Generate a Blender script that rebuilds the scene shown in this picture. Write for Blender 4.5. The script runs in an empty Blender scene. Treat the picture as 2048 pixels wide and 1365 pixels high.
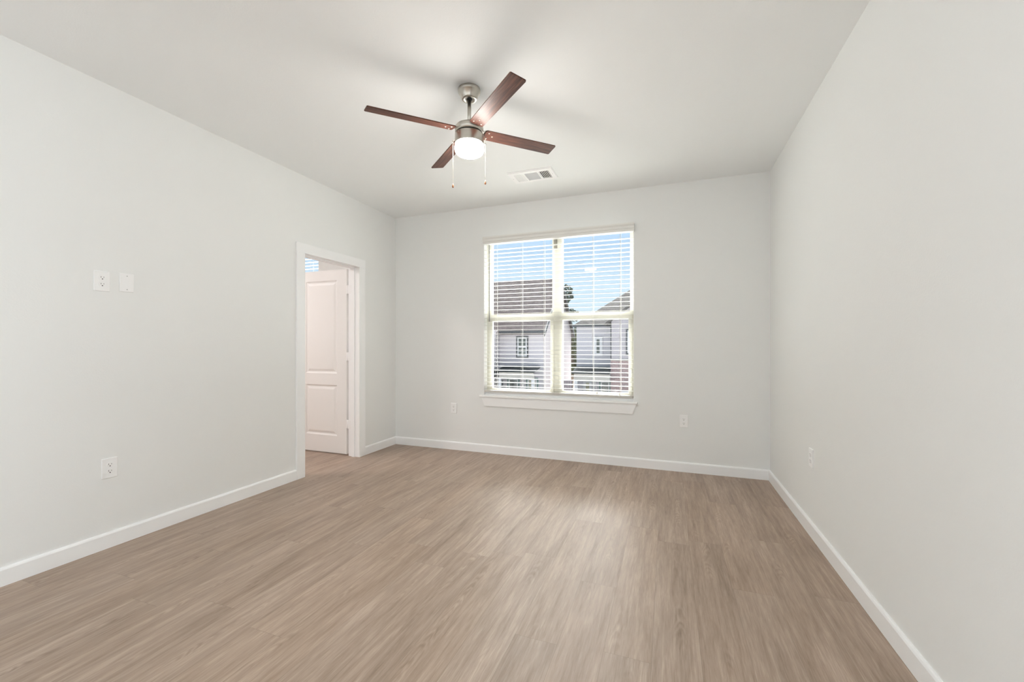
import bpy, math, random
from mathutils import Vector, Matrix
R = math.radians
sc = bpy.context.scene
col = sc.collection

# ------------------------------------------------------------------ camera
F_PX, EYE = 838.6, 1.197
cam = bpy.data.objects.new('camera', bpy.data.cameras.new('camera'))
col.objects.link(cam)
cam.location = (0, 0, EYE)
cam.rotation_euler = (R(90), 0, math.atan(312 / F_PX))
cam.data.sensor_width = 36
cam.data.lens = 36 * F_PX / 2048
cam.data.shift_y = 8.5 / 2048
cam.data.clip_start = 0.02
cam.data.clip_end = 400
sc.camera = cam

# ------------------------------------------------------------------ sky, sun, added fill lights
w = bpy.data.worlds.new('sky'); sc.world = w; w.use_nodes = True
nt = w.node_tree; nt.nodes.clear()
out = nt.nodes.new('ShaderNodeOutputWorld'); bg = nt.nodes.new('ShaderNodeBackground')
tc = nt.nodes.new('ShaderNodeTexCoord'); sx = nt.nodes.new('ShaderNodeSeparateXYZ')
cr = nt.nodes.new('ShaderNodeValToRGB')
nt.links.new(tc.outputs['Generated'], sx.inputs[0]); nt.links.new(sx.outputs['Z'], cr.inputs[0])
nt.links.new(cr.outputs[0], bg.inputs[0]); nt.links.new(bg.outputs[0], out.inputs[0])
e = cr.color_ramp.elements
e[0].position = 0.0; e[0].color = (0.78, 0.88, 0.93, 1)
e[1].position = 1.0; e[1].color = (0.40, 0.58, 0.92, 1)
k = e.new(0.10); k.color = (0.67, 0.82, 0.94, 1)
k = e.new(0.26); k.color = (0.50, 0.70, 0.96, 1)
bg.inputs[1].default_value = 1.0

def light(name, kind, loc, rot, energy, color, **kw):
    d = bpy.data.lights.new(name, kind); d.energy = energy; d.color = color
    for a, b in kw.items(): setattr(d, a, b)
    o = bpy.data.objects.new(name, d); o.location = loc; o.rotation_euler = rot
    col.objects.link(o); return o

# high hazy daylight that falls in through the window side of the building
XL_, XR_ = -3.104, 0.847
SUN_W = 33.0
light('sun', 'SUN', (0, 30, 20), (R(-36), 0, R(3)), SUN_W, (1.0, 0.98, 0.95), angle=R(54))
# fill lamps added on both solid side walls behind the camera
SIDE_W = 54
light('right_wall_fill', 'AREA', (XR_ - 0.03, -2.2, 1.15), (0, R(90), 0), SIDE_W, (0.86, 0.94, 1.0), shape='RECTANGLE', size=2.1, size_y=2.0, spread=R(90))
light('left_wall_fill', 'AREA', (XL_ + 0.03, -2.2, 1.15), (0, R(-90), 0), SIDE_W, (0.86, 0.94, 1.0), shape='RECTANGLE', size=2.1, size_y=2.0, spread=R(90))
# unseen fill light added to brighten the next room
light('bedroom_fill', 'AREA', (-4.6, 2.2, 2.70), (0, 0, 0), 36, (1.0, 0.91, 0.90), shape='DISK', size=0.5)

sc.view_settings.view_transform = 'Standard'
sc.view_settings.look = 'None'
sc.view_settings.gamma = 1
sc.view_settings.use_curve_mapping = False
sc.view_settings.exposure = 0.11
sc.render.engine = 'CYCLES'
sc.cycles.max_bounces = 14
sc.cycles.diffuse_bounces = 9
sc.cycles.glossy_bounces = 4
sc.cycles.transparent_max_bounces = 24
sc.cycles.sample_clamp_indirect = 6
sc.cycles.use_denoising = True
sc.cycles.caustics_reflective = False
sc.cycles.caustics_refractive = False

# ------------------------------------------------------------------ materials
def mat(name, color, rough=0.5, metal=0.0, spec=0.5, bump=None, emit=None, estr=0):
    m = bpy.data.materials.new(name); m.use_nodes = True
    n = m.node_tree; b = n.nodes['Principled BSDF']
    b.inputs['Base Color'].default_value = (*color, 1)
    b.inputs['Roughness'].default_value = rough
    b.inputs['Metallic'].default_value = metal
    b.inputs['Specular IOR Level'].default_value = spec
    if emit:
        b.inputs['Emission Color'].default_value = (*emit, 1)
        b.inputs['Emission Strength'].default_value = estr
    if bump:
        s, st, dist = bump
        t = n.nodes.new('ShaderNodeTexCoord'); no = n.nodes.new('ShaderNodeTexNoise')
        no.inputs['Scale'].default_value = s; no.inputs['Detail'].default_value = 3
        bp = n.nodes.new('ShaderNodeBump'); bp.inputs['Strength'].default_value = st; bp.inputs['Distance'].default_value = dist
        n.links.new(t.outputs['Object'], no.inputs['Vector'])
        n.links.new(no.outputs['Fac'], bp.inputs['Height']); n.links.new(bp.outputs[0], b.inputs['Normal'])
    return m

class G:
    """small node-graph helper"""
    def __init__(s, m): s.m = m; s.n = m.node_tree; s.b = s.n.nodes['Principled BSDF']
    def val(s, v):
        return v
    def _in(s, sock, v):
        if isinstance(v, bpy.types.NodeSocket): s.n.links.new(v, sock)
        elif v is not None: sock.default_value = v
    def math(s, op, a, b=None, c=None, clamp=False):
        x = s.n.nodes.new('ShaderNodeMath'); x.operation = op; x.use_clamp = clamp
        s._in(x.inputs[0], a); s._in(x.inputs[1], b)
        if c is not None: s._in(x.inputs[2], c)
        return x.outputs[0]
    def comb(s, x, y, z=0.0):
        q = s.n.nodes.new('ShaderNodeCombineXYZ'); s._in(q.inputs[0], x); s._in(q.inputs[1], y); s._in(q.inputs[2], z); return q.outputs[0]
    def obj(s):
        t = s.n.nodes.new('ShaderNodeTexCoord'); q = s.n.nodes.new('ShaderNodeSeparateXYZ')
        s.n.links.new(t.outputs['Object'], q.inputs[0]); return t.outputs['Object'], q.outputs[0], q.outputs[1], q.outputs[2]
    def noise(s, vec, scale=1, detail=3, rough=0.5, dist=0.0):
        q = s.n.nodes.new('ShaderNodeTexNoise'); s._in(q.inputs['Vector'], vec)
        q.inputs['Scale'].default_value = scale; q.inputs['Detail'].default_value = detail
        q.inputs['Roughness'].default_value = rough; q.inputs['Distortion'].default_value = dist
        return q.outputs['Fac']
    def white(s, vec):
        q = s.n.nodes.new('ShaderNodeTexWhiteNoise'); q.noise_dimensions = '3D'; s._in(q.inputs['Vector'], vec); return q.outputs['Value']
    def ramp(s, v, stops, interp='LINEAR'):
        q = s.n.nodes.new('ShaderNodeValToRGB'); s._in(q.inputs[0], v); el = q.color_ramp.elements
        q.color_ramp.interpolation = interp
        el[0].position, el[0].color = stops[0][0], (*stops[0][1], 1)
        el[1].position, el[1].color = stops[-1][0], (*stops[-1][1], 1)
        for p, c in stops[1:-1]: x = el.new(p); x.color = (*c, 1)
        return q.outputs[0]
    def mix(s, fac, a, b, mode='MIX'):
        q = s.n.nodes.new('ShaderNodeMix'); q.data_type = 'RGBA'; q.blend_type = mode
        s._in(q.inputs[0], fac)
        for i, v in ((6, a), (7, b)):
            if isinstance(v, tuple): q.inputs[i].default_value = (*v, 1)
            else: s._in(q.inputs[i], v)
        return q.outputs[2]
    def bump(s, h, st, dist):
        q = s.n.nodes.new('ShaderNodeBump'); q.inputs['Strength'].default_value = st; q.inputs['Distance'].default_value = dist
        s._in(q.inputs['Height'], h); s.n.links.new(q.outputs[0], s.b.inputs['Normal'])
    def color(s, c): s.n.links.new(c, s.b.inputs['Base Color'])

M = {}
M['wall'] = mat('wall_paint', (0.842, 0.850, 0.842), 0.75, bump=(140, 0.35, 0.0012), spec=0.3)
M['ceiling'] = mat('ceiling_paint', (0.90, 0.918, 0.925), 0.85, bump=(120, 0.35, 0.0014), spec=0.2)
M['trim'] = mat('white_trim_paint', (0.93, 0.935, 0.94), 0.35)
M['door'] = mat('door_paint', (0.86, 0.85, 0.835), 0.32)
M['vinyl'] = mat('almond_vinyl', (0.72, 0.705, 0.635), 0.4)
M['blind'] = mat('white_faux_wood', (0.80, 0.795, 0.765), 0.4)
M['rail'] = mat('shaded_rail', (0.60, 0.575, 0.54), 0.4)  # shade on the rail's room side is put into this grey
M['cord'] = mat('white_cord', (0.9, 0.89, 0.86), 0.7)
M['chain'] = mat('chain_metal', (0.42, 0.36, 0.30), 0.4, 0.6)
M['wand'] = mat('smoky_wand', (0.25, 0.25, 0.25), 0.2)
M['plate'] = mat('white_plastic', (0.91, 0.91, 0.91), 0.3)
M['slot'] = mat('dark_slot', (0.02, 0.02, 0.02), 0.6)
M['screw'] = mat('screw_metal', (0.55, 0.55, 0.54), 0.35, 0.7)
M['nickel'] = mat('brushed_nickel', (0.56, 0.53, 0.48), 0.28, 1.0)
M['black'] = mat('black_rubber', (0.02, 0.02, 0.02), 0.5)
M['globe'] = mat('lit_opal_glass', (0.9, 0.9, 0.88), 0.3, emit=(1.0, 0.96, 0.90), estr=92)
M['knob'] = mat('wood_bead', (0.36, 0.15, 0.07), 0.35)
M['label'] = mat('grey_sticker', (0.30, 0.28, 0.24), 0.6)
M['vent'] = mat('white_enamel', (0.94, 0.94, 0.95), 0.4)
M['duct'] = mat('duct_dark', (0.015, 0.015, 0.02), 0.8)
M['caulk'] = mat('white_caulk', (0.85, 0.85, 0.82), 0.5)

# floor: grey-beige oak vinyl planks, 178 mm wide, 1.22 m long, laid towards the window
m = M['floor'] = mat('oak_planks', (0.5, 0.4, 0.3), 0.4, spec=0.55); g = G(m)
o3, X, Y, Z = g.obj()
u = g.math('DIVIDE', g.math('ADD', X, 0.059), 0.178)
row = g.math('FLOOR', u); uf = g.math('SUBTRACT', g.math('SUBTRACT', u, row), 0.5)
rr = g.white(g.comb(row, 3.7, 0.0))
v = g.math('ADD', g.math('DIVIDE', Y, 1.22), g.math('MULTIPLY', rr, 7.0))
pl = g.math('FLOOR', v); vf = g.math('SUBTRACT', v, pl)
pid = g.comb(row, pl, 1.0); h1 = g.white(pid); h2 = g.white(g.comb(row, pl, 8.0)); h3 = g.white(g.comb(row, pl, 21.0))
off = g.math('MULTIPLY', h1, 40.0)
fine = g.noise(g.comb(g.math('MULTIPLY', X, 260.0), g.math('MULTIPLY', Y, 13.0), off), 1, 4, 0.6)
mid = g.noise(g.comb(g.math('MULTIPLY', X, 46.0), g.math('MULTIPLY', Y, 3.0), off), 1, 5, 0.62, 0.4)
big = g.noise(g.comb(g.math('MULTIPLY', X, 9.0), g.math('MULTIPLY', Y, 1.1), off), 1, 2, 0.5)
wob = g.noise(g.comb(g.math('MULTIPLY', X, 14.0), g.math('MULTIPLY', Y, 4.0), off), 1, 3, 0.5)
uc = g.math('ADD', uf, g.math('MULTIPLY', g.math('SUBTRACT', h2, 0.5), 0.7))
arch = g.math('SINE', g.math('MULTIPLY', g.math('ADD', g.math('ADD', g.math('MULTIPLY', vf, 1.3), g.math('MULTIPLY', g.math('MULTIPLY', uc, uc), 4.5)), g.math('MULTIPLY', wob, 0.55)), 75.0))
am = g.math('MULTIPLY', g.math('SUBTRACT', 0.20, g.math('ABSOLUTE', uc), None, True), 3.2)
am = g.math('MULTIPLY', am, g.math('MULTIPLY', g.math('SUBTRACT', g.noise(g.comb(g.math('MULTIPLY', X, 9.0), g.math('MULTIPLY', Y, 2.6), off), 1, 1), 0.5, None, True), 7.0, None, True))
t = g.math('ADD', g.math('MULTIPLY', mid, 0.62), g.math('MULTIPLY', big, 0.38))
t = g.math('ADD', t, g.math('MULTIPLY', g.math('SUBTRACT', fine, 0.5), 0.42))
t = g.math('ADD', t, g.math('MULTIPLY', g.math('MULTIPLY', arch, am), 0.13))
t = g.math('ADD', t, g.math('MULTIPLY', g.math('SUBTRACT', h3, 0.5), 0.06))
wood = g.ramp(t, [(0.24, (0.200, 0.142, 0.104)), (0.42, (0.318, 0.235, 0.180)), (0.56, (0.395, 0.301, 0.237)), (0.76, (0.530, 0.425, 0.352))])
tint = g.mix(g.math('MULTIPLY', h2, 0.30), wood, g.mix(1.0, wood, (1.06, 0.98, 0.88), 'MULTIPLY'))
ex = g.math('SUBTRACT', 0.5, g.math('ABSOLUTE', uf))
ey = g.math('MULTIPLY', g.math('SUBTRACT', 0.5, g.math('ABSOLUTE', g.math('SUBTRACT', vf, 0.5))), 1.22 / 0.178)
seam = g.math('LESS_THAN', g.math('MINIMUM', ex, ey), 0.0042)
g.color(g.mix(g.math('MULTIPLY', seam, 0.45), tint, (0.12, 0.09, 0.07)))
g.bump(g.math('SUBTRACT', g.math('MULTIPLY', fine, 0.4), seam), 0.10, 0.0008)
g.n.links.new(g.math('ADD', 0.37, g.math('MULTIPLY', fine, 0.12)), g.b.inputs['Roughness'])

# fan blade walnut
m = M['walnut'] = mat('walnut_blade', (0.12, 0.045, 0.03), 0.48, spec=0.25); g = G(m)
o3, X, Y, Z = g.obj()
n1 = g.noise(g.comb(g.math('MULTIPLY', X, 5.0), g.math('MULTIPLY', Y, 95.0), 0.0), 1, 5, 0.65, 0.6)
g.color(g.ramp(n1, [(0.30, (0.030, 0.011, 0.008)), (0.5, (0.092, 0.032, 0.020)), (0.72, (0.19, 0.072, 0.042))]))

# glass pane: clear, with its real mirror reflection
m = bpy.data.materials.new('window_glass'); m.use_nodes = True; n = m.node_tree; n.nodes.clear()
o_ = n.nodes.new('ShaderNodeOutputMaterial'); mx = n.nodes.new('ShaderNodeMixShader'); tr = n.nodes.new('ShaderNodeBsdfTransparent')
gl = n.nodes.new('ShaderNodeBsdfGlossy'); fr = n.nodes.new('ShaderNodeMath'); fr.operation = 'MULTIPLY_ADD'; fr.inputs[1].default_value = 0.96; fr.inputs[2].default_value = 0.035
pw = n.nodes.new('ShaderNodeMath'); pw.operation = 'POWER'; pw.inputs[1].default_value = 5.0; lw = n.nodes.new('ShaderNodeLayerWeight'); lw.inputs[0].default_value = 0.5
n.links.new(lw.outputs['Facing'], pw.inputs[0]); n.links.new(pw.outputs[0], fr.inputs[0])
tr.inputs[0].default_value = (0.95, 0.97, 0.97, 1); gl.inputs['Roughness'].default_value = 0.0
n.links.new(fr.outputs[0], mx.inputs[0]); n.links.new(tr.outputs[0], mx.inputs[1]); n.links.new(gl.outputs[0], mx.inputs[2]); n.links.new(mx.outputs[0], o_.inputs[0])
M['glass'] = m

# exterior
def siding(name, c, pitch=0.18):
    m = mat(name, c, 0.7); g = G(m); o3, X, Y, Z = g.obj()
    f = g.math('FRACT', g.math('DIVIDE', Z, pitch))
    line = g.math('LESS_THAN', f, 0.10)
    g.color(g.mix(g.math('MULTIPLY', line, 0.30), c, (0.35, 0.35, 0.38)))
    g.bump(g.math('SUBTRACT', 1.0, f), 0.3, 0.01); return m
M['siding'] = siding('lap_siding', (0.344, 0.319, 0.337))
M['siding_grey'] = siding('grey_lap_siding', (0.293, 0.282, 0.307))
M['bay_siding'] = siding('bay_lap_siding', (0.245, 0.225, 0.24))
M['plaster'] = mat('side_siding', (0.366, 0.329, 0.333), 0.8)
M['beige'] = mat('porch_beam', (0.263, 0.249, 0.227), 0.7)
M['porchwall'] = mat('porch_wall', (0.372, 0.360, 0.360), 0.8)
def shingle(name, a, b):
    m = mat(name, a, 0.95, spec=0.05); g = G(m); o3, X, Y, Z = g.obj()
    rw = g.math('FLOOR', g.math('MULTIPLY', Z, 14.0))
    cx = g.math('FLOOR', g.math('ADD', g.math('MULTIPLY', X, 4.0), g.math('MULTIPLY', g.white(g.comb(rw, 1.0, 2.0)), 5.0)))
    cy = g.math('FLOOR', g.math('MULTIPLY', Y, 1.0))
    g.color(g.mix(g.white(g.comb(rw, cx, cy)), a, b)); return m
M['shingle'] = shingle('brown_shingles', (0.052, 0.041, 0.041), (0.092, 0.074, 0.073))
M['shingle_grey'] = shingle('grey_shingles', (0.058, 0.053, 0.050), (0.088, 0.080, 0.076))
M['metal_roof'] = mat('slate_blue_metal_roof', (0.009, 0.013, 0.016), 0.85, spec=0.2)
M['dark_trim'] = mat('dark_fascia', (0.02, 0.023, 0.028), 0.6)
M['white_ext'] = mat('white_exterior_trim', (0.366, 0.366, 0.380), 0.6)
M['win_dark'] = mat('dark_window_glass', (0.05, 0.06, 0.055), 0.12)
M['win_blind'] = mat('window_with_shade', (0.190, 0.183, 0.117), 0.3)
M['green_trim'] = mat('green_window_trim', (0.05, 0.11, 0.10), 0.5)
m = M['brick'] = mat('rose_brick', (0.5, 0.35, 0.33), 0.95, spec=0.1); g = G(m); o3, X, Y, Z = g.obj()
bt = g.n.nodes.new('ShaderNodeTexBrick'); g._in(bt.inputs['Vector'], g.comb(g.math('ADD', X, Y), Z, 0.0))
bt.inputs['Color1'].default_value = (0.220, 0.146, 0.139, 1); bt.inputs['Color2'].default_value = (0.154, 0.110, 0.110, 1); bt.inputs['Mortar'].default_value = (0.249, 0.205, 0.205, 1)
bt.inputs['Scale'].default_value = 1.0; bt.inputs['Brick Width'].default_value = 0.24; bt.inputs['Row Height'].default_value = 0.09; bt.inputs['Mortar Size'].default_value = 0.012
g.color(bt.outputs['Color'])
def foliage(name, a, b):
    m = mat(name, a, 0.8, spec=0.1); g = G(m); o3, X, Y, Z = g.obj(); g.color(g.mix(g.noise(o3, 3.0, 2), a, b)); return m
M['leaf_dark'] = foliage('dark_leaves', (0.010, 0.018, 0.014), (0.03, 0.05, 0.025))
M['leaf_olive'] = foliage('olive_leaves', (0.03, 0.035, 0.014), (0.09, 0.09, 0.032))
M['leaf_shrub'] = foliage('shrub_leaves', (0.025, 0.075, 0.042), (0.07, 0.15, 0.075))
M['bark'] = mat('bark', (0.10, 0.07, 0.05), 0.9)
m = M['fence'] = mat('weathered_fence', (0.14, 0.12, 0.12), 0.9); g = G(m); o3, X, Y, Z = g.obj()
g.color(g.mix(g.math('LESS_THAN', g.math('FRACT', g.math('MULTIPLY', X, 7.0)), 0.12), g.mix(g.noise(o3, 5, 2), (0.10, 0.08, 0.09), (0.20, 0.17, 0.18)), (0.03, 0.03, 0.03)))
M['bounce_ground'] = mat('pale_bounce_ground', (0.72, 0.70, 0.68), 0.9, bump=(6, 0.3, 0.01))  # unseen ground given a pale colour to bounce sun onto the ceiling

# ------------------------------------------------------------------ mesh helpers
class MB:
    def __init__(s): s.v = []; s.f = []; s.sm = []
    def add(s, vs, fs, smooth=False):
        n = len(s.v); s.v += [tuple(p) for p in vs]; s.f += [tuple(i + n for i in f) for f in fs]; s.sm += [smooth] * len(fs); return s
    def box(s, x0, x1, y0, y1, z0, z1, bev=0.0):
        if bev:
            return s.bevbox(x0, x1, y0, y1, z0, z1, bev)
        vs = [(x, y, z) for z in (z0, z1) for y in (y0, y1) for x in (x0, x1)]
        return s.add(vs, [(0, 2, 3, 1), (4, 5, 7, 6), (0, 1, 5, 4), (2, 6, 7, 3), (0, 4, 6, 2), (1, 3, 7, 5)])
    def ring(s, x0, x1, y0, y1, z0, z1, l, r, b, t):
        s.box(x0, x0 + l, y0, y1, z0, z1); s.box(x1 - r, x1, y0, y1, z0, z1)
        s.box(x0 + l, x1 - r, y0, y1, z0, z0 + b); return s.box(x0 + l, x1 - r, y0, y1, z1 - t, z1)
    def bevbox(s, x0, x1, y0, y1, z0, z1, b):
        import bmesh
        bm = bmesh.new(); bmesh.ops.create_cube(bm, size=1)
        for q in bm.verts: q.co = Vector(((x0 + x1) / 2 + q.co.x * (x1 - x0), (y0 + y1) / 2 + q.co.y * (y1 - y0), (z0 + z1) / 2 + q.co.z * (z1 - z0)))
        bmesh.ops.bevel(bm, geom=bm.edges[:], offset=b, segments=2, affect='EDGES', profile=0.5)
        bm.verts.index_update(); s.add([q.co for q in bm.verts], [[q.index for q in f.verts] for f in bm.faces]); bm.free(); return s
    def prism(s, poly, axis, a, b):
        """extrude a closed 2-D polygon along axis (0: poly is (y,z), 1: (x,z), 2: (x,y))"""
        def P(p, t): return (t, p[0], p[1]) if axis == 0 else (p[0], t, p[1]) if axis == 1 else (p[0], p[1], t)
        n = len(poly)
        return s.add([P(p, a) for p in poly] + [P(p, b) for p in poly],
                     [tuple(range(n))[::-1], tuple(range(n, 2 * n))] + [(i, (i + 1) % n, n + (i + 1) % n, n + i) for i in range(n)])
    def lathe(s, prof, c=(0, 0, 0), seg=48, smooth=True):
        n = len(prof); vs = []
        for k in range(seg):
            a = 2 * math.pi * k / seg
            for r, z in prof: vs.append((c[0] + r * math.cos(a), c[1] + r * math.sin(a), c[2] + z))
        fs = [(k * n + j, ((k + 1) % seg) * n + j, ((k + 1) % seg) * n + j + 1, k * n + j + 1) for k in range(seg) for j in range(n - 1)]
        return s.add(vs, fs, smooth)
    def tube(s, pts, r, seg=8):
        pts = [Vector(p) for p in pts]; vs = []; n = len(pts)
        for i, p in enumerate(pts):
            d = (pts[min(i + 1, n - 1)] - pts[max(i - 1, 0)]).normalized()
            a = d.orthogonal().normalized() if abs(d.z) < .9 else Vector((1, 0, 0)).cross(d).normalized(); b = d.cross(a)
            for k in range(seg):
                t_ = 2 * math.pi * k / seg; vs.append(p + (a * math.cos(t_) + b * math.sin(t_)) * r)
        fs = [(i * seg + k, i * seg + (k + 1) % seg, (i + 1) * seg + (k + 1) % seg, (i + 1) * seg + k) for i in range(n - 1) for k in range(seg)]
        fs += [tuple(range(seg))[::-1], tuple(range((n - 1) * seg, n * seg))]
        return s.add(vs, fs, True)
    def build(s, name, m, parent=None, origin=None, local=False):
        """vertices are in world space unless local; the mesh is stored relative to its origin"""
        base = Vector((0, 0, 0)) if local else wloc(parent)
        o0 = Vector(origin) if origin is not None else base
        me = bpy.data.meshes.new(name)
        sh = Vector((0, 0, 0)) if local else o0
        me.from_pydata([Vector(p) - sh for p in s.v], [], s.f)
        me.update()
        import bmesh
        bm = bmesh.new(); bm.from_mesh(me); bmesh.ops.recalc_face_normals(bm, faces=bm.faces[:]); bm.to_mesh(me); bm.free()
        for p, sm in zip(me.polygons, s.sm): p.use_smooth = sm
        me.materials.append(m)
        o = bpy.data.objects.new(name, me); col.objects.link(o); o.parent = parent
        if not local: o.location = o0 - base
        return o

WL = {}
def wloc(o):
    p = Vector((0, 0, 0))
    while o is not None: p += o.location; o = o.parent
    return p
def tag(o, label=None, cat=None, group=None, kind=None):
    if label: o['label'] = label
    if cat: o['category'] = cat
    if group: o['group'] = group
    if kind: o['kind'] = kind
    return o
def thing(name, label, cat, loc=(0, 0, 0), group=None, kind=None, rz=0):
    o = bpy.data.objects.new(name, None); col.objects.link(o); o.empty_display_size = 0.05
    o.location = loc; o.rotation_euler = (0, 0, rz); return tag(o, label, cat, group, kind)
def struct(o): o['kind'] = 'structure'; return o
def copy_tree(o, parent=None):
    c = o.copy(); col.objects.link(c); c.parent = parent
    for ch in list(o.children): copy_tree(ch, c)
    return c

# ------------------------------------------------------------------ room shell
XL, XR, YB, YR, H = -3.104, 0.847, 4.281, -3.5, 2.74
TW = 0.12          # partition thickness
TE = 0.17          # outer wall thickness
WX0, WX1, WZ0, WZ1 = -1.930, -0.313, 0.622, 2.400     # window opening
DY0, DY1, DZ = 2.905, 3.650, 2.052                     # rough door opening in the left wall
NX, NY0 = -6.4, 0.2                                    # next room
VX0, VX1, VZ1 = -5.25, -4.305, 2.50                               # its window
struct(MB().box(NX - 0.2, XR + 0.2, YR - 0.2, YB, -0.1, 0).build('floor', M['floor']))
struct(MB().box(NX - 0.2, XR + 0.2, YR - 0.2, YB + TE, H, H + 0.1).build('ceiling', M['ceiling']))
b = MB()
b.box(XL - TW, WX0, YB, YB + TE, 0, H); b.box(WX1, XR + 0.12, YB, YB + TE, 0, H)
b.box(WX0, WX1, YB, YB + TE, 0, WZ0); b.box(WX0, WX1, YB, YB + TE, WZ1, H)
struct(b.build('wall_back', M['wall']))
b = MB(); b.box(XL - TW, XL, YR, DY0, 0, H); b.box(XL - TW, XL, DY1, YB, 0, H); b.box(XL - TW, XL, DY0, DY1, DZ, H)
struct(b.build('wall_left', M['wall']))
struct(MB().box(XR, XR + 0.12, YR, YB, 0, H).build('wall_right', M['wall']))
struct(MB().box(XL - TW, XR + 0.12, YR - 0.12, YR, 0, H).build('wall_rear', M['wall']))
b = MB(); b.box(NX, VX0, YB, YB + TE, 0, H); b.box(VX1, XL - TW, YB, YB + TE, 0, H)
b.box(VX0, VX1, YB, YB + TE, 0, WZ0); b.box(VX0, VX1, YB, YB + TE, VZ1, H)
struct(b.build('wall_bedroom_back', M['wall']))
struct(MB().box(NX - 0.12, NX, NY0, YB + TE, 0, H).build('wall_bedroom_left', M['wall']))
struct(MB().box(NX, XL - TW, NY0 - 0.12, NY0, 0, H).build('wall_bedroom_front', M['wall']))

# baseboards: 90 mm boards with an eased top edge
BH, BT = 0.092, 0.014
def bb_prof(s=1): return [(0, 0), (s * BT, 0), (s * BT, BH - 0.012), (s * (BT - 0.004), BH - 0.004), (s * (BT - 0.008), BH), (0, BH)]
def base_x(name, x, sgn, y0, y1):   # board on a wall facing +-X
    return struct(MB().prism([(x + p[0] * sgn, p[1]) for p in bb_prof()], 1, y0, y1).build(name, M['trim']))
def base_y(name, y, sgn, x0, x1):
    return struct(MB().prism([(y + p[0] * sgn, p[1]) for p in bb_prof()], 0, x0, x1).build(name, M['trim']))
CO0, CI0, CI1, CO1, CZI, CZO = 2.823, 2.913, 3.627, 3.721, 2.032, 2.120
bl = MB(); prof = [(XL + p[0], p[1]) for p in bb_prof()]
bl.prism(prof, 1, YR, CO0); bl.prism(prof, 1, CO1, YB)
struct(bl.build('baseboard_left', M['trim']))
base_y('baseboard_back', YB, -1, XL, XR)
base_x('baseboard_right', XR, -1, YR, YB)
base_y('baseboard_rear', YR, 1, XL, XR)
b = MB(); prof = [(XL - TW - p[0], p[1]) for p in bb_prof()]; b.prism(prof, 1, NY0, DY0 - 0.09); b.prism(prof, 1, DY1 + 0.09, YB)
b.prism([(YB - p[0], p[1]) for p in bb_prof()], 0, NX, XL - TW)
struct(b.build('baseboard_bedroom', M['trim']))

# ------------------------------------------------------------------ door
CT = 0.018
tr1 = struct(bpy.data.objects.new('trim_1', None)); col.objects.link(tr1); tr1.location = (XL, 3.27, 0)
MB().box(XL, XL + CT, CO0, CI0, 0, CZI, 0.002).build('casing_board', M['trim'], tr1)
MB().box(XL, XL + CT, CI1, CO1, 0, CZI, 0.002).build('casing_board', M['trim'], tr1)
MB().box(XL, XL + CT, CO0, CO1, CZI, CZO, 0.002).build('casing_board', M['trim'], tr1)
XN = XL - TW
b = MB(); b.box(XN, XL, DY0, CI0 + 0.004, 0, DZ - 0.016); b.box(XN, XL, CI1 + 0.001, DY1, 0, DZ - 0.016); b.box(XN, XL, DY0, DY1, DZ - 0.016, DZ)
JI0, JI1 = CI0 + 0.004, CI1 + 0.001
b.build('jamb', M['trim'], tr1)
b = MB(); sx0, sx1 = XN + 0.040, XN + 0.075
b.box(sx0, sx1, JI0, JI0 + 0.011, 0, DZ - 0.028); b.box(sx0, sx1, JI1 - 0.011, JI1, 0, DZ - 0.028); b.box(sx0, sx1, JI0, JI1, DZ - 0.028, DZ - 0.0161)
b.build('door_stop', M['trim'], tr1)
b = MB(); b.box(XN - CT, XN, CO0, CI0, 0, CZI); b.box(XN - CT, XN, CI1 + 0.012, CO1, 0, CZI); b.box(XN - CT, XN, CO0, CO1, CZI, CZO)
b.build('inner_casing', M['trim'], tr1)

# open two-panel leaf, hinged on the far jamb and swung into the next room
LX1, LX0, LY0, LY1, LZ0, LZ1 = XN - 0.050, XN - 0.760, 3.645, 3.680, 0.012, 2.026
dr = struct(bpy.data.objects.new('door_1', None)); col.objects.link(dr); dr.location = (LX1, LY0, 0)
def leaf_mesh():
    m_ = MB(); st = 0.133
    xs0, xs1 = LX0 + st, LX1 - st
    pans = [(0.200, 0.757), (0.885, 1.912)]
    # back & edges as a thin slab, front built around moulded panels
    m_.box(LX0, LX1, LY0 + 0.012, LY1, LZ0, LZ1)
    fr_ = lambda a, b_, c, d: m_.box(a, b_, LY0, LY0 + 0.0121, c, d)
    fr_(LX0, xs0, LZ0, LZ1); fr_(xs1, LX1, LZ0, LZ1)
    fr_(xs0, xs1, LZ0, pans[0][0]); fr_(xs0, xs1, pans[0][1], pans[1][0]); fr_(xs0, xs1, pans[1][1], LZ1)
    for z0, z1 in pans:
        steps = [(0, 0), (0.006, 0.006), (0.016, 0.0095), (0.024, 0.0095), (0.044, 0.003), (0.052, 0.002)]
        vs = []; fs = []
        for d, dy in steps: vs += [(xs0 + d, LY0 + dy, z0 + d), (xs1 - d, LY0 + dy, z0 + d), (xs1 - d, LY0 + dy, z1 - d), (xs0 + d, LY0 + dy, z1 - d)]
        for i in range(len(steps) - 1):
            for k in range(4): fs.append((i * 4 + k, i * 4 + (k + 1) % 4, i * 4 + 4 + (k + 1) % 4, i * 4 + 4 + k))
        q = (len(steps) - 1) * 4; fs.append((q, q + 1, q + 2, q + 3)); m_.add(vs, fs)
    return m_
leaf_mesh().build('door_leaf', M['door'], dr)
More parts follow.
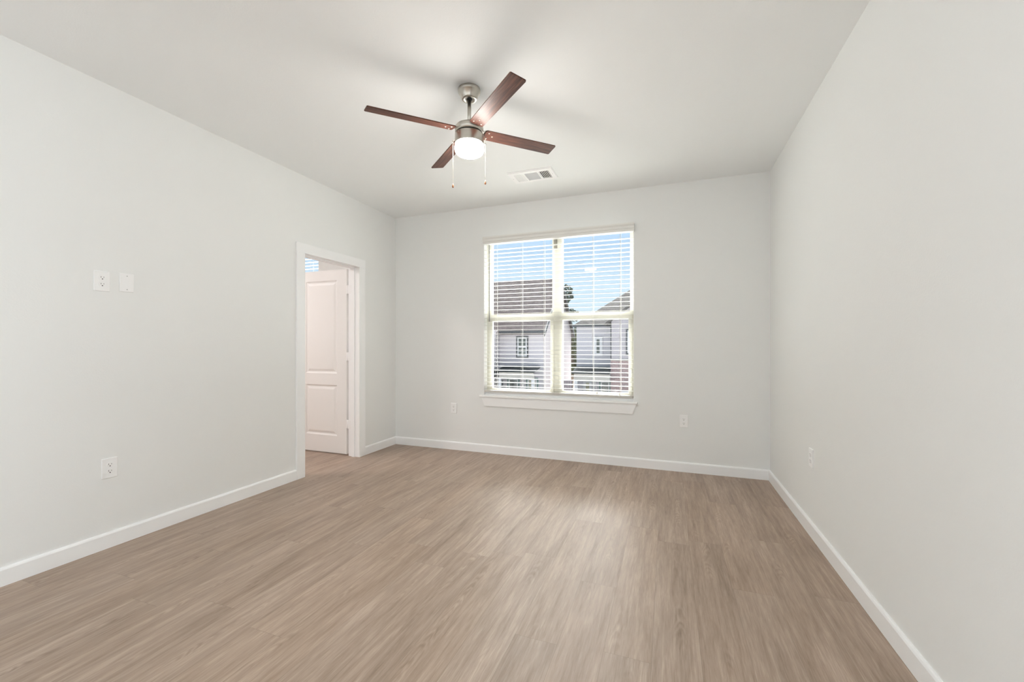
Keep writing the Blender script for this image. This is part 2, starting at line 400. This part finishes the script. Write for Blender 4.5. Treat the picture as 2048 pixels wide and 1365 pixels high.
for z in (0.34, 1.075, 1.80):
    hb = MB(); hb.box(LX1 + 0.0005, XN - 0.0185, LY0 - 0.004, LY0 + 0.001, z - 0.045, z + 0.045)
    hb.box(XN - 0.0185, XN + 0.03, JI1 - 0.0015, JI1, z - 0.045, z + 0.045)
    hb.tube([(XN - 0.026, LY0 - 0.010, z - 0.047), (XN - 0.026, LY0 - 0.010, z + 0.047)], 0.0065)
    hb.build('hinge', M['plate'], dr)

# ------------------------------------------------------------------ windows
def make_window(name, x0, x1, twin, ZT=WZ1):
    wn = struct(bpy.data.objects.new(name, None)); col.objects.link(wn); wn.location = ((x0 + x1) / 2, YB, WZ0)
    # painted side and head returns of the opening
    # vinyl frame
    FY0, FY1 = YB + 0.055, YB + 0.15
    fw = 0.060; sz0 = 0.642
    b = MB().ring(x0, x1, FY0 + 0.03, FY1, sz0, ZT, fw, fw * 0.6, 0.03, 0.028)
    b.build('window_frame', M['vinyl'], wn)
    xs = [(x0 + 0.043, x1 - 0.025)]
    if twin:
        mx0, mx1 = -1.160, -1.056
        MB().box(mx0 + 0.004, mx1, FY0 + 0.024, FY1 + 0.005, sz0 + 0.001, ZT - 0.001).build('mullion', M['vinyl'], wn)
        MB().box(-1.146, -1.106, FY0 + 0.0225, FY0 + 0.0235, 2.225, 2.335).build('sticker', M['label'], wn)
        xs = [(x0 + 0.043, mx0 + 0.014), (mx1 - 0.027, x1 - 0.025)]
    ZM0, ZM1 = 1.468, 1.535
    for a, c in xs:
        u_ = MB(); y0, y1 = YB + 0.105, YB + 0.135; t_ = 0.022
        u_.ring(a, c, y0, y1, ZM0, ZT - 0.01, t_, t_, ZM1 - ZM0, 0.02)
        us = u_.build('upper_sash', M['vinyl'], wn)
        MB().box(a + t_, c - t_, y0 + 0.010, y0 + 0.013, ZM1, ZT - 0.03).build('pane', M['glass'], us)
        l_ = MB(); y0, y1 = YB + 0.070, YB + 0.100; t_ = 0.034
        l_.ring(a, c, y0, y1, sz0 + 0.02, ZM1 + 0.004, t_, t_, 0.055, ZM1 + 0.004 - ZM0)
        ls = l_.build('lower_sash', M['vinyl'], wn)
        MB().box(a + t_, c - t_, y0 + 0.012, y0 + 0.015, sz0 + 0.075, ZM0).build('pane', M['glass'], ls)
    # stool and apron
    MB().box(x0 + 0.005, x1 - 0.005, YB + 0.028, YB + 0.040, 0.642, 0.668).build('sill_glow_strip', M['trim'], wn)  # white strip added in place of the sunlit glow under the blind
    b = MB(); b.box(x0, x1, YB, YB + 0.1, WZ0, 0.642); b.box(x0 - 0.042, x1 + 0.034, YB - 0.032, YB + 0.0001, WZ0, 0.642, 0.003)
    b.build('window_sill', M['trim'], wn)
    b = MB(); za, zb = 0.522, WZ0
    b.add([(x0 - 0.022, YB, zb), (x1 + 0.022, YB, zb), (x1 - 0.012, YB, za), (x0 + 0.014, YB, za)] + [(x0 - 0.022, YB - 0.018, zb), (x1 + 0.022, YB - 0.018, zb), (x1 - 0.012, YB - 0.016, za), (x0 + 0.014, YB - 0.016, za)],
          [(0, 1, 2, 3), (7, 6, 5, 4), (0, 4, 5, 1), (1, 5, 6, 2), (2, 6, 7, 3), (3, 7, 4, 0)])
    b.build('apron', M['trim'], wn)
    b = MB(); b.box(x0, x0 + 0.004, YB + 0.001, YB + 0.085, 0.642, ZT - 0.004); b.box(x1 - 0.004, x1, YB + 0.001, YB + 0.085, 0.642, ZT - 0.004); b.box(x0, x1, YB + 0.001, YB + 0.085, ZT - 0.004, ZT)
    b.build('jamb_liner', M['trim'], wn)
    return wn
make_window('window_1', WX0, WX1, True)
make_window('window_2', VX0, VX1, False, VZ1)

def make_blind(x0, x1, label, full, dz=0.0):
    bd = thing('window_blind', label, 'blind', ((x0 + x1) / 2, YB + 0.03, 2.33))
    Yc = YB + 0.026; tilt = R(1.0); hw = 0.025
    # valance: stepped crown profile with short returns
    p = [(0, 0), (-0.016, 0), (-0.016, 0.022), (-0.021, 0.026), (-0.021, 0.048), (-0.028, 0.060), (-0.030, 0.064), (-0.030, 0.078), (0, 0.078)]
    yv = YB - 0.052; q = [(yv + a + 0.016, 2.314 + dz + c) for a, c in p]
    b = MB(); b.prism(q, 0, x0 + 0.024, x1 - 0.008)
    
    q2 = [(YB, 2.314 + dz)] + q[1:-1] + [(YB, 2.392 + dz)]
    b.prism(q2, 0, x0 + 0.012, x0 + 0.024); b.prism(q2, 0, x1 - 0.008, x1 + 0.004)
    b.build('valance', M['blind'], bd)
    MB().box(x0 + 0.012, x1 - 0.012, Yc - 0.026, Yc + 0.026, 2.322 + dz, 2.358 + dz).build('head_rail', M['blind'], bd)
    b = MB(); z = 0.742; n = 0
    zs = []
    while z < 2.29 + dz:
        zs.append(z); z += 0.0446
    for z in zs:
        # slightly crowned 50 mm slat
        top = []; N = 4
        for i in range(N + 1):
            s_ = -hw + 2 * hw * i / N; h_ = 0.0006 * (1 - (s_ / hw) ** 2)
            top.append((Yc + s_ * math.cos(tilt), z + s_ * math.sin(tilt) + h_ + 0.0011))
        bot = [(y, zz - 0.0022) for y, zz in top][::-1]
        b.prism(top + bot, 0, x0 + 0.007, x1 - 0.008)
    b.build('slats', M['blind'], bd)
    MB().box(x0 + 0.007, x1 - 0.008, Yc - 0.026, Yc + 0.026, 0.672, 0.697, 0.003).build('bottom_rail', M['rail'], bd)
    W = x1 - x0
    fr_ = [0.090, 0.275, 0.430, 0.752, 0.920] if full else [0.15, 0.85]
    for t_ in fr_:
        xx = x0 + W * t_; b = MB()
        for yy in (Yc - 0.0262, Yc + 0.0262): b.box(xx - 0.0010, xx + 0.0010, yy - 0.0006, yy + 0.0006, 0.697, 2.322 + dz)
        for z in zs: b.box(xx - 0.001, xx + 0.001, Yc - 0.026, Yc + 0.026, z - 0.0035 , z - 0.0022)
        b.build('ladder_cord', M['cord'], bd)
    if full:
        xw = x0 + 0.072
        MB().tube([(xw, Yc - 0.038, 2.31), (xw + 0.001, Yc - 0.040, 1.46)], 0.0042, 6).build('tilt_wand', M['wand'], bd)
        for pts in ([(-0.718, 1.95, ), (-0.719, 1.30), (-0.716, 1.02), (-0.705, 0.90), (-0.672, 0.715)], [(-0.446, 2.30), (-0.447, 1.5), (-0.450, 0.70)]):
            pts = [(pts[0][0], 2.31)] + list(pts[1:])
            cd = MB().tube([(x_, Yc - 0.034, z_) for x_, z_ in pts], 0.0013, 6).build('pull_cord', M['cord'], bd)
            ex_, ez_ = pts[-1]
            MB().lathe([(0.0015, 0.02), (0.004, 0.012), (0.0075, -0.008), (0.0065, -0.014), (0, -0.014)], (ex_, Yc - 0.034, ez_), 12).build('tassel', M['cord'], cd)
    return bd
make_blind(WX0, WX1, 'white slatted blind with open slats on the large back wall window', True)
make_blind(VX0, VX1, 'white slatted blind glimpsed above the open door in the next room', False, 0.155)

# ------------------------------------------------------------------ ceiling fan
FX, FYc = -1.1225, 2.279
fan = thing('ceiling_fan', 'brushed nickel ceiling fan with four walnut blades and a lit drum globe', 'ceiling fan', (FX, FYc, H))
C0 = (FX, FYc, 0)
canopy = MB().lathe([(0, 2.739), (0.0665, 2.739), (0.0675, 2.733), (0.0675, 2.722), (0.066, 2.719), (0.063, 2.717), (0.0475, 2.684), (0.0455, 2.679), (0.041, 2.676), (0.020, 2.676), (0.020, 2.69)], C0).build('canopy', M['nickel'], fan)
MB().lathe([(0, 2.672), (0.012, 2.673), (0.0185, 2.680), (0.0185, 2.688), (0, 2.692)], C0, 24).build('hanger_ball', M['black'], canopy)
MB().lathe([(0.0, 2.68), (0.0112, 2.68), (0.0112, 2.515), (0, 2.515)], C0, 24).build('downrod', M['nickel'], fan)
MB().lathe([(0, 2.548), (0.019, 2.548), (0.022, 2.545), (0.022, 2.528), (0.030, 2.522), (0.070, 2.520), (0.079, 2.516), (0.0845, 2.508), (0.0855, 2.500), (0.0855, 2.474), (0.080, 2.4735), (0, 2.4735)], C0, 64).build('motor_housing', M['nickel'], fan)
MB().lathe([(0, 2.474), (0.079, 2.474), (0.079, 2.467), (0, 2.467)], C0, 48).build('flywheel', M['black'], fan)
lk = MB().lathe([(0, 2.4675), (0.083, 2.4675), (0.086, 2.464), (0.0865, 2.460), (0.0865, 2.411), (0.0855, 2.407), (0.080, 2.406), (0, 2.406)], C0, 64).build('switch_housing', M['nickel'], fan)
for a_ in (250, 10, 130):
    p = (FX + 0.0868 * math.cos(R(a_)), FYc + 0.0868 * math.sin(R(a_)), 2.455)
    MB().lathe([(0, 0.003), (0.0025, 0.002), (0.003, 0), (0, -0.003)], p, 10).build('screw', M['screw'], lk)
gp = [(0.0845, 2.4065), (0.0865, 2.402), (0.0875, 2.392), (0.0875, 2.376)]
for i in range(1, 9):
    a_ = math.pi / 2 * i / 8; gp.append((0.0875 - 0.034 * (1 - math.cos(a_)), 2.376 - 0.030 * math.sin(a_)))
gp += [(0.03, 2.3445), (0, 2.344)]
MB().lathe(gp, C0, 64).build('light_globe', M['globe'], fan)
# blades: local +X outwards; the rotor hangs a degree or two out of level
BR0, BR1, BW = 0.098, 0.600, 0.0915
def blade_outline():
    P = []
    def corner(cx, cy, r, a0, a1, n=5):
        for i in range(n + 1):
            a = R(a0 + (a1 - a0) * i / n); P.append((cx + r * math.cos(a), cy + r * math.sin(a)))
    corner(BR1 - 0.008, BW / 2 - 0.008, 0.008, 90, 0); corner(BR1 - 0.008, -BW / 2 + 0.008, 0.008, 0, -90)
    corner(BR0 + 0.012, -BW / 2 + 0.012 + 0.004, 0.012, -90, -180); corner(BR0 + 0.012, BW / 2 - 0.016, 0.012, 180, 90)
    return P
Rt = Matrix.Rotation(0.0331, 4, 'X') @ Matrix.Rotation(-0.0185, 4, 'Y')
zc = 2.4865 - H
for k_ in range(4):
    a_ = R(229.1) + k_ * math.pi / 2
    bm_ = MB(); bm_.prism(blade_outline(), 2, -0.003, 0.003)
    bl_ = bm_.build('blade', M['walnut'], fan, local=True)
    mt = Matrix.Translation((0, 0, zc)) @ Rt @ Matrix.Rotation(a_, 4, 'Z') @ Matrix.Rotation(R(-11.5), 4, 'X')
    bl_.matrix_local = mt
    ir = MB(); ir.prism([(0.060, -0.022), (0.085, -0.022), (0.100, -0.034), (0.165, -0.030), (0.165, 0.030), (0.100, 0.034), (0.085, 0.022), (0.060, 0.022)], 2, 0.0032, 0.0062)
    bi = ir.build('blade_bracket', M['nickel'], bl_, local=True)
    for sx_, sy_ in ((0.122, -0.024), (0.122, 0.024), (0.152, 0.0)):
        MB().lathe([(0, -0.0062), (0.003, -0.0058), (0.0052, -0.0038), (0.0054, -0.003), (0, -0.003)], (sx_, sy_, 0), 12).build('screw', M['nickel'], bl_, local=True)
# pull chains
cs, sn = math.cos(math.atan(312 / F_PX)), math.sin(math.atan(312 / F_PX))
def along(d, z): return (FX + cs * d, FYc + sn * d, z)
for d, zt, zb, outl in ((-0.0985, 2.435, 2.170, 0.004), (0.0965, 2.455, 2.190, 0.0)):
    sgn = 1 if d > 0 else -1
    ch = MB()
    ch.tube([along(sgn * 0.084, zt), along(d - sgn * 0.004, zt), along(d, zt - 0.006), along(d, zt - 0.02)], 0.0022, 8)
    z = zt - 0.02
    ch.tube([along(d, zt - 0.018), along(d, zb)], 0.0005, 5)
    while z > zb:
        ch.lathe([(0, 0.0013), (0.0009, 0.0007), (0.0009, -0.0007), (0, -0.0013)], along(d, z), 6); z -= 0.0042
    co_ = ch.build('pull_chain', M['chain'], fan)
    if sgn > 0:
        MB().lathe([(0, 0.006), (0.0045, 0.004), (0.006, 0), (0.0045, -0.004), (0, -0.006)], along(d, zt - 0.045), 12).build('chain_ring', M['nickel'], co_)
    MB().lathe([(0, 0.003), (0.0018, 0.002), (0.004, -0.006), (0.0058, -0.015), (0.0045, -0.022), (0, -0.0245)], along(d, zb), 16).build('pull_knob', M['knob'], co_)

# ------------------------------------------------------------------ ceiling vent
vx0, vx1, vy0, vy1 = -1.356, -0.942, 3.506, 3.750
vt = thing('air_vent', 'white rectangular ceiling air vent with three louvered sections beside the fan', 'air vent', ((vx0 + vx1) / 2, (vy0 + vy1) / 2, H))
secs = [(-1.312, -1.222), (-1.206, -1.088), (-1.072, -0.986)]; ya, yb = 3.548, 3.708; zt, zb_ = H - 0.002, H - 0.0125
b = MB(); b.box(vx0 + 0.006, vx1 - 0.006, vy0 + 0.006, ya, zb_, H); b.box(vx0 + 0.006, vx1 - 0.006, yb, vy1 - 0.006, zb_, H)
xs_ = [vx0 + 0.006, secs[0][0], secs[0][1], secs[1][0], secs[1][1], secs[2][0], secs[2][1], vx1 - 0.006]
for i in range(0, 8, 2): b.box(xs_[i], xs_[i + 1], ya, yb, zb_, H)
for q_ in ((vx0, vx1, vy0, vy0 + .006), (vx0, vx1, vy1 - .006, vy1), (vx0, vx0 + .006, vy0 + .006, vy1 - .006), (vx1 - .006, vx1, vy0 + .006, vy1 - .006)): b.box(*q_, H - 0.005, H)
b.build('frame', M['vent'], vt)
MB().box(secs[0][0], secs[2][1], ya, yb, H - 0.0015, H - 0.0002).build('duct_shade_plate', M['duct'], vt)  # dark plate painted as the duct's inner shade, no hole above it
def louv(x0, x1, n, lean):
    b = MB(); p_ = (x1 - x0) / n; wdt = 0.0042
    for i in range(n):
        c_ = x0 + p_ * (i + 0.12)
        b.prism([(c_ - lean, H - 0.0018), (c_ - lean + wdt, H - 0.0018), (c_ + lean + wdt, zb_), (c_ + lean, zb_)], 1, ya, yb)
    return b
louv(secs[0][0] + 0.004, secs[0][1], 6, -0.0062).build('louvers', M['vent'], vt)
b = MB()
for i in range(13):
    y_ = ya + (yb - ya) * (i + 0.25) / 13
    b.prism([(y_ + 0.005, H - 0.0018), (y_ + 0.0075, H - 0.0018), (y_ + 0.0025, zb_), (y_, zb_)], 0, secs[1][0], secs[1][1])
b.build('louvers', M['vent'], vt)
louv(secs[2][0], secs[2][1], 6, 0.0042).build('louvers', M['vent'], vt)
for x_ in (vx0 + 0.022, vx1 - 0.022):
    MB().lathe([(0, -0.0015), (0.003, -0.001), (0.004, 0), (0, 0)], (x_, (vy0 + vy1) / 2, zb_), 12).build('screw', M['screw'], vt)

# ------------------------------------------------------------------ outlets and plates
def rounded(w_, h_, r, n=5):
    P = []
    for cx, cz, a0 in ((w_ / 2 - r, h_ / 2 - r, 0), (-w_ / 2 + r, h_ / 2 - r, 90), (-w_ / 2 + r, -h_ / 2 + r, 180), (w_ / 2 - r, -h_ / 2 + r, 270)):
        for i in range(n + 1): a = R(a0 + 90 * i / n); P.append((cx + r * math.cos(a), cz + r * math.sin(a)))
    return P
def plate_mesh(w_, h_, t_=0.0068):
    b = MB(); a = rounded(w_, h_, 0.003); c = rounded(w_ - 0.005, h_ - 0.005, 0.002); n = len(a)
    vs = [(x, 0, z) for x, z in a] + [(x, -t_ + 0.002, z) for x, z in a] + [(x, -t_, z) for x, z in c]
    fs = [tuple(range(n)), tuple(range(2 * n, 3 * n))]
    for L in (0, 1): fs += [(L * n + i, L * n + (i + 1) % n, (L + 1) * n + (i + 1) % n, (L + 1) * n + i) for i in range(n)]
    return b.add(vs, fs)
def make_outlet(loc, rz, label):
    t_ = thing('power_outlet', label, 'power outlet', loc, 'duplex power outlets low and high on the walls', rz=rz)
    plate_mesh(0.075, 0.117).build('cover_plate', M['plate'], t_, local=True)
    for sz_ in (0.0195, -0.0195):
        P = []
        for i in range(28):
            a = 2 * math.pi * i / 28; P.append((0.0172 * math.cos(a), sz_ + max(-0.0135, min(0.0135, 0.0172 * math.sin(a)))))
        sk = MB().prism(P, 1, -0.0085, -0.006).build('socket', M['plate'], t_, local=True)
        b = MB(); b.box(-0.0075, -0.0055, -0.0088, -0.0075, sz_ - 0.0005, sz_ + 0.008); b.box(0.0058, 0.0076, -0.0088, -0.0075, sz_ + 0.0005, sz_ + 0.0072)
        b.prism([(0.003 * math.cos(R(q * 30)), sz_ - 0.0072 + 0.0029 * math.sin(R(q * 30))) for q in range(12)], 1, -0.0088, -0.0075)
        b.build('slot', M['slot'], sk, local=True)
    MB().prism([(0.0026 * math.cos(R(q * 30)), 0.0026 * math.sin(R(q * 30))) for q in range(12)], 1, -0.0078, -0.006).build('screw', M['plate'], t_, local=True)
    return t_
ot = make_outlet((XL, 1.461, 1.572), R(90), 'white power outlet high on the left wall, next to the blank plate')
def place(loc, rz, label):
    c = copy_tree(ot); c.location = loc; c.rotation_euler = (0, 0, rz); c['label'] = label; return c
place((XL, 1.497, 0.470), R(90), 'white power outlet low on the left wall, nearest the camera above the baseboard')
place((-2.304, YB, 0.474), 0, 'white power outlet low on the back wall, left of the window')
place((0.140, YB, 0.478), 0, 'white power outlet low on the back wall, right of the window')
place((XR, 3.128, 0.488), R(-90), 'white power outlet seen edge-on low on the right wall')
bp = thing('blank_plate', 'blank white wall plate with two screws, right of the high outlet', 'wall plate', (XL, 1.581, 1.578), rz=R(90))
plate_mesh(0.071, 0.112).build('cover_plate', M['plate'], bp, local=True)
for z in (0.041, -0.041):
    MB().prism([(0.0032 * math.cos(R(q * 30)), z + 0.0032 * math.sin(R(q * 30))) for q in range(12)], 1, -0.0078, -0.006).build('screw', M['screw'], bp, local=True)

# ------------------------------------------------------------------ outside
GZ = -3.2
struct(MB().box(-60, 40, YB + TE + 1.5, 90, GZ - 0.3, GZ).build('ground', M['bounce_ground']))

def ext_window(parent, x0, x1, z0, z1, Yp, name='window', frame='dark_trim', cols=2, rows=4, glass='win_dark', fw=0.13):
    b = MB(); y0, y1 = Yp - 0.07, Yp
    b.ring(x0, x1, y0, y1, z0, z1, fw * .6, fw * .6, fw * .8, fw * .5)
    f_ = b.build(name, M[frame], parent)
    i0, i1, j0, j1 = x0 + fw * .6, x1 - fw * .6, z0 + fw * .8, z1 - fw * .5
    b = MB(); s_ = 0.09
    b.ring(i0, i1, y0 + .01, y1, j0, j1, s_, s_, s_, s_)
    for c in range(1, cols): xm = i0 + (i1 - i0) * c / cols; b.box(xm - .018, xm + .018, y0 + .021, y1 - .001, j0 + s_, j1 - s_)
    for r_ in range(1, rows):
        zm = j0 + (j1 - j0) * r_ / rows; t_ = .05 if r_ * 2 == rows else .018; b.box(i0 + s_, i1 - s_, y0 + .02, y1 - .002, zm - t_, zm + t_)
    b.build('sash', M['white_ext'], f_)
    MB().box(i0, i1, y1 - .025, y1 - .015, j0, j1).build('pane', M[glass], f_)
    return f_

# left house: ridge along X, gable end towards +X, lean-to porch roof
hs = thing('house', 'pale two-storey house with brown shingle roof, seen through the left sash', 'house', (-12, 30, GZ))
HX0, HX1, HY0, HY1, HE, HR = -24.0, -7.488, 26.0, 34.0, 2.36, 5.95
b = MB(); b.box(HX0, HX1, HY0, HY1, GZ, HE); b.build('wall', M['siding'], hs)
MB().prism([(HY0, HE), (HY1, HE), (30.0, HR - .12)], 0, HX0 + .05, HX1 - 0.001).build('gable', M['plaster'], hs)
MB().box(HX1 + 0.0, HX1 + 0.02, HY0 - 0.02, HY1, GZ, HE).build('side_cladding', M['plaster'], hs)
ov = 0.18; sl = (HR - HE) / 4.0
for ys in (1, -1):
    yb_ = 30 - ys * (4.0 + 0.55); zb2 = HE - 0.55 * sl
    q = [(yb_, zb2), (30, HR), (30, HR + 0.16), (yb_, zb2 + 0.16)]
    MB().prism(q, 0, HX0, HX1 + ov).build('roof', M['shingle'], hs)
    MB().prism([(yb_, zb2 - 0.10), (30, HR - 0.10), (30, HR + 0.17), (yb_, zb2 + 0.17)], 0, HX1 + ov, HX1 + ov + 0.06).build('fascia', M['dark_trim'], hs)
MB().box(-10.35, HX1 + ov, 25.33, 25.47, 1.98, 2.12).build('gutter', M['dark_trim'], hs)
ext_window(hs, -9.36, -8.54, 0.36, 1.78, HY0)
def porch(parent, x0, x1, zt, zb2, yt, yb2):
    MB().prism([(yt, zt), (yb2, zb2), (yb2, zb2 - .10), (yt, zt - .10)], 0, x0, x1).build('porch_roof', M['metal_roof'], parent)
porch(hs, -10.2, -7.72, -0.15, -0.40, HY0, 24.6)
MB().box(-10.1, -7.8, 24.75, 24.95, -0.92, -0.48).build('porch_beam', M['beige'], hs)
ext_window(hs, -8.66, -7.86, -2.2, -0.92, HY0, 'window', 'green_trim', 1, 1, 'win_blind')
ext_window(hs, -9.98, -9.15, -2.9, -0.94, HY0, 'front_door', 'green_trim', 1, 1, 'win_dark')
for x_ in (-10.05, -7.85): MB().box(x_ - .09, x_ + .09, 24.76, 24.94, GZ, -0.92).build('porch_post', M['white_ext'], hs)
# projecting left bay of the same house
MB().box(-16, -10.55, 25.1, 26.2, GZ, 2.2).build('bay_wall', M['siding'], hs)
porch(hs, -14.0, -10.1, -0.35, -0.72, 25.1, 24.0)
b = MB(); b.box(-10.40, -10.32, 25.92, 26.0, -1.5, -1.15); b.box(-10.38, -10.34, 25.85, 25.93, -1.22, -1.14); b.build('wall_lantern', M['black'], hs)

# right house: hipped roof, porch, projecting gabled bay in brick
hr = thing('house', 'grey two-storey house with hipped roof and rose brick bay, seen through the right sash', 'house', (-3, 30, GZ))
RX0, RX1 = -5.365, 9.0
MB().box(RX0, RX1, 26.0, 35.0, GZ, 2.40).build('wall', M['siding_grey'], hr)
b = MB(); e_ = 2.42; x0, x1, y0, y1 = RX0 - .15, RX1 + .4, 25.6, 35.4; hx = 4.7; zt_ = 6.1
b.add([(x0, y0, e_), (x1, y0, e_), (x1, y1, e_), (x0, y1, e_), (x0 + hx, (y0 + y1) / 2, zt_), (x1 - hx, (y0 + y1) / 2, zt_)],
      [(0, 1, 5, 4), (1, 2, 5), (2, 3, 4, 5), (3, 0, 4), (3, 2, 1, 0)])
b.build('roof', M['shingle_grey'], hr)
MB().box(x0, x1, y0 - .03, y0 + .03, e_ - .10, e_ + .06).build('gutter', M['dark_trim'], hr)
BX0, BX1, BY = -3.10, 3.2, 25.0
MB().box(BX0, BX1, BY, 26.2, 0.38, 2.6).build('bay_wall', M['bay_siding'], hr)
MB().prism([(BX0, 2.6), (BX1, 2.6), ((BX0 + BX1) / 2, 5.0)], 1, BY, 27.5).build('bay_gable', M['bay_siding'], hr)
MB().box(BX0 - .04, BX1, BY - .05, 26.2, GZ, 0.30).build('brick_wall', M['brick'], hr)
MB().box(BX0 - .05, BX1, BY - .09, 26.2, 0.30, 0.38).build('brick_cap', M['beige'], hr)
xm = (BX0 + BX1) / 2
for s_ in (-1, 1):
    xe = xm + s_ * (xm - BX0 + .35); ze = 2.6 - .35 * (2.4 / (xm - BX0))
    MB().prism([(xe, ze), (xm, 5.0), (xm, 5.14), (xe, ze + .14)], 1, BY - .3, 28.0).build('bay_roof', M['shingle_grey'], hr)
MB().box(BX0 - .10, BX0 - .02, 25.35, 25.45, 0.38, 2.3).build('dark_strip', M['dark_trim'], hr)  # dark vertical strip beside the bay's left edge
ext_window(hr, -4.28, -3.76, 0.52, 1.72, 26.0, 'window', 'white_ext', 1, 2)
ext_window(hr, -2.27, -1.4, 0.64, 2.12, BY, 'window', 'dark_trim', 2, 4)
ext_window(hr, -2.5, -1.4, -2.6, -1.40, BY - .05, 'window', 'white_ext', 2, 2)
porch(hr, -5.35, BX0 - .05, -0.13, -0.38, 26.0, 24.5)
MB().box(-5.25, BX0 - .05, 24.65, 24.85, -0.90, -0.46).build('porch_beam', M['beige'], hr)
MB().box(-5.22, -5.04, 24.66, 24.84, GZ, -0.90).build('porch_post', M['white_ext'], hr)
ext_window(hr, -4.94, -4.40, -2.4, -0.96, 26.0, 'window', 'white_ext', 1, 1, 'win_blind')
ext_window(hr, -3.95, -3.25, -3.1, -0.94, 26.0, 'front_door', 'green_trim', 1, 1, 'win_dark')

fe = tag(MB().box(-6.6, -5.3, 24.4, 24.5, GZ, -0.86).build('privacy_fence', M['fence'], None, (-5.9, 24.45, GZ)), 'dark weathered privacy fence between the two houses', 'fence')
rng = random.Random(4)
def tree(name, label, x, y, z0, zt, crown_r, n, leaf, ls, trunk_r=.16):
    t_ = thing(name, label, 'tree', (x, y, z0), 'trees behind the houses')
    MB().tube([(x, y, z0 - .1), (x + .1, y, z0 + (zt - z0) * .5), (x, y, zt - .6)], trunk_r, 8).build('trunk', M['bark'], t_)
    b = MB(); hc = (zt - z0) * .38; zc_ = zt - hc
    blobs = []
    for i in range(26):
        th = rng.uniform(0, 2 * math.pi); zz = rng.uniform(-1, 1); rr_ = math.sqrt(1 - zz * zz) * rng.uniform(.3, .95)
        blobs.append((x + crown_r * rr_ * math.cos(th), y + crown_r * rr_ * math.sin(th), zc_ + hc * zz * .85, rng.uniform(.3, .55) * crown_r * .6))
    for i in range(n):
        bx, by, bz, br = rng.choice(blobs); d = Vector((rng.gauss(0, 1), rng.gauss(0, 1), rng.gauss(0, 1))).normalized() * br * rng.uniform(.6, 1)
        c = Vector((bx, by, bz)) + d; a = Vector((rng.gauss(0, 1), rng.gauss(0, 1), rng.gauss(0, 1))).normalized(); q = a.orthogonal().normalized(); w_ = a.cross(q)
        s_ = ls * rng.uniform(.6, 1.3)
        b.add([c - a * s_, c + q * s_ * .5, c + a * s_, c - q * s_ * .5], [(0, 1, 2, 3)])
    b.build('foliage', M[leaf], t_)
tree('tree', 'tall dark leafy tree rising behind the left house gable', -10.1, 42, GZ, 7.7, 1.9, 6500, 'leaf_dark', .115)
tree('tree', 'low olive green tree in the gap between the two houses', -8.3, 38, GZ, 2.9, 1.6, 6500, 'leaf_olive', .11)
def shrub(x, y, r, h, label):
    t_ = thing('shrub', label, 'shrub', (x, y, GZ), 'shrubs in front of the porches')
    b = MB()
    for i in range(700):
        th = rng.uniform(0, 2 * math.pi); zz = rng.uniform(-.2, 1); rr_ = math.sqrt(max(0, 1 - zz * zz)) * r * rng.uniform(.75, 1)
        c = Vector((x + rr_ * math.cos(th), y + rr_ * math.sin(th), GZ + h * .5 + h * .5 * zz)); a = Vector((rng.gauss(0, 1), rng.gauss(0, 1), rng.gauss(0, 1))).normalized(); q = a.orthogonal().normalized()
        s_ = .09; b.add([c - a * s_, c + q * s_ * .6, c + a * s_, c - q * s_ * .6], [(0, 1, 2, 3)])
    b.build('foliage', M['leaf_shrub'], t_)
    MB().tube([(x, y, GZ - .05), (x, y, GZ + h * .6)], .04, 6).build('stem', M['bark'], t_)
shrub(-9.45, 24.1, .6, 1.55, 'leftmost green shrub along the foot of the left house porch')
shrub(-8.1, 24.1, .6, 1.6, 'green shrub below the lit ground floor window of the left house')
shrub(-4.6, 24.0, .5, 1.55, 'green shrub in front of the right house porch')
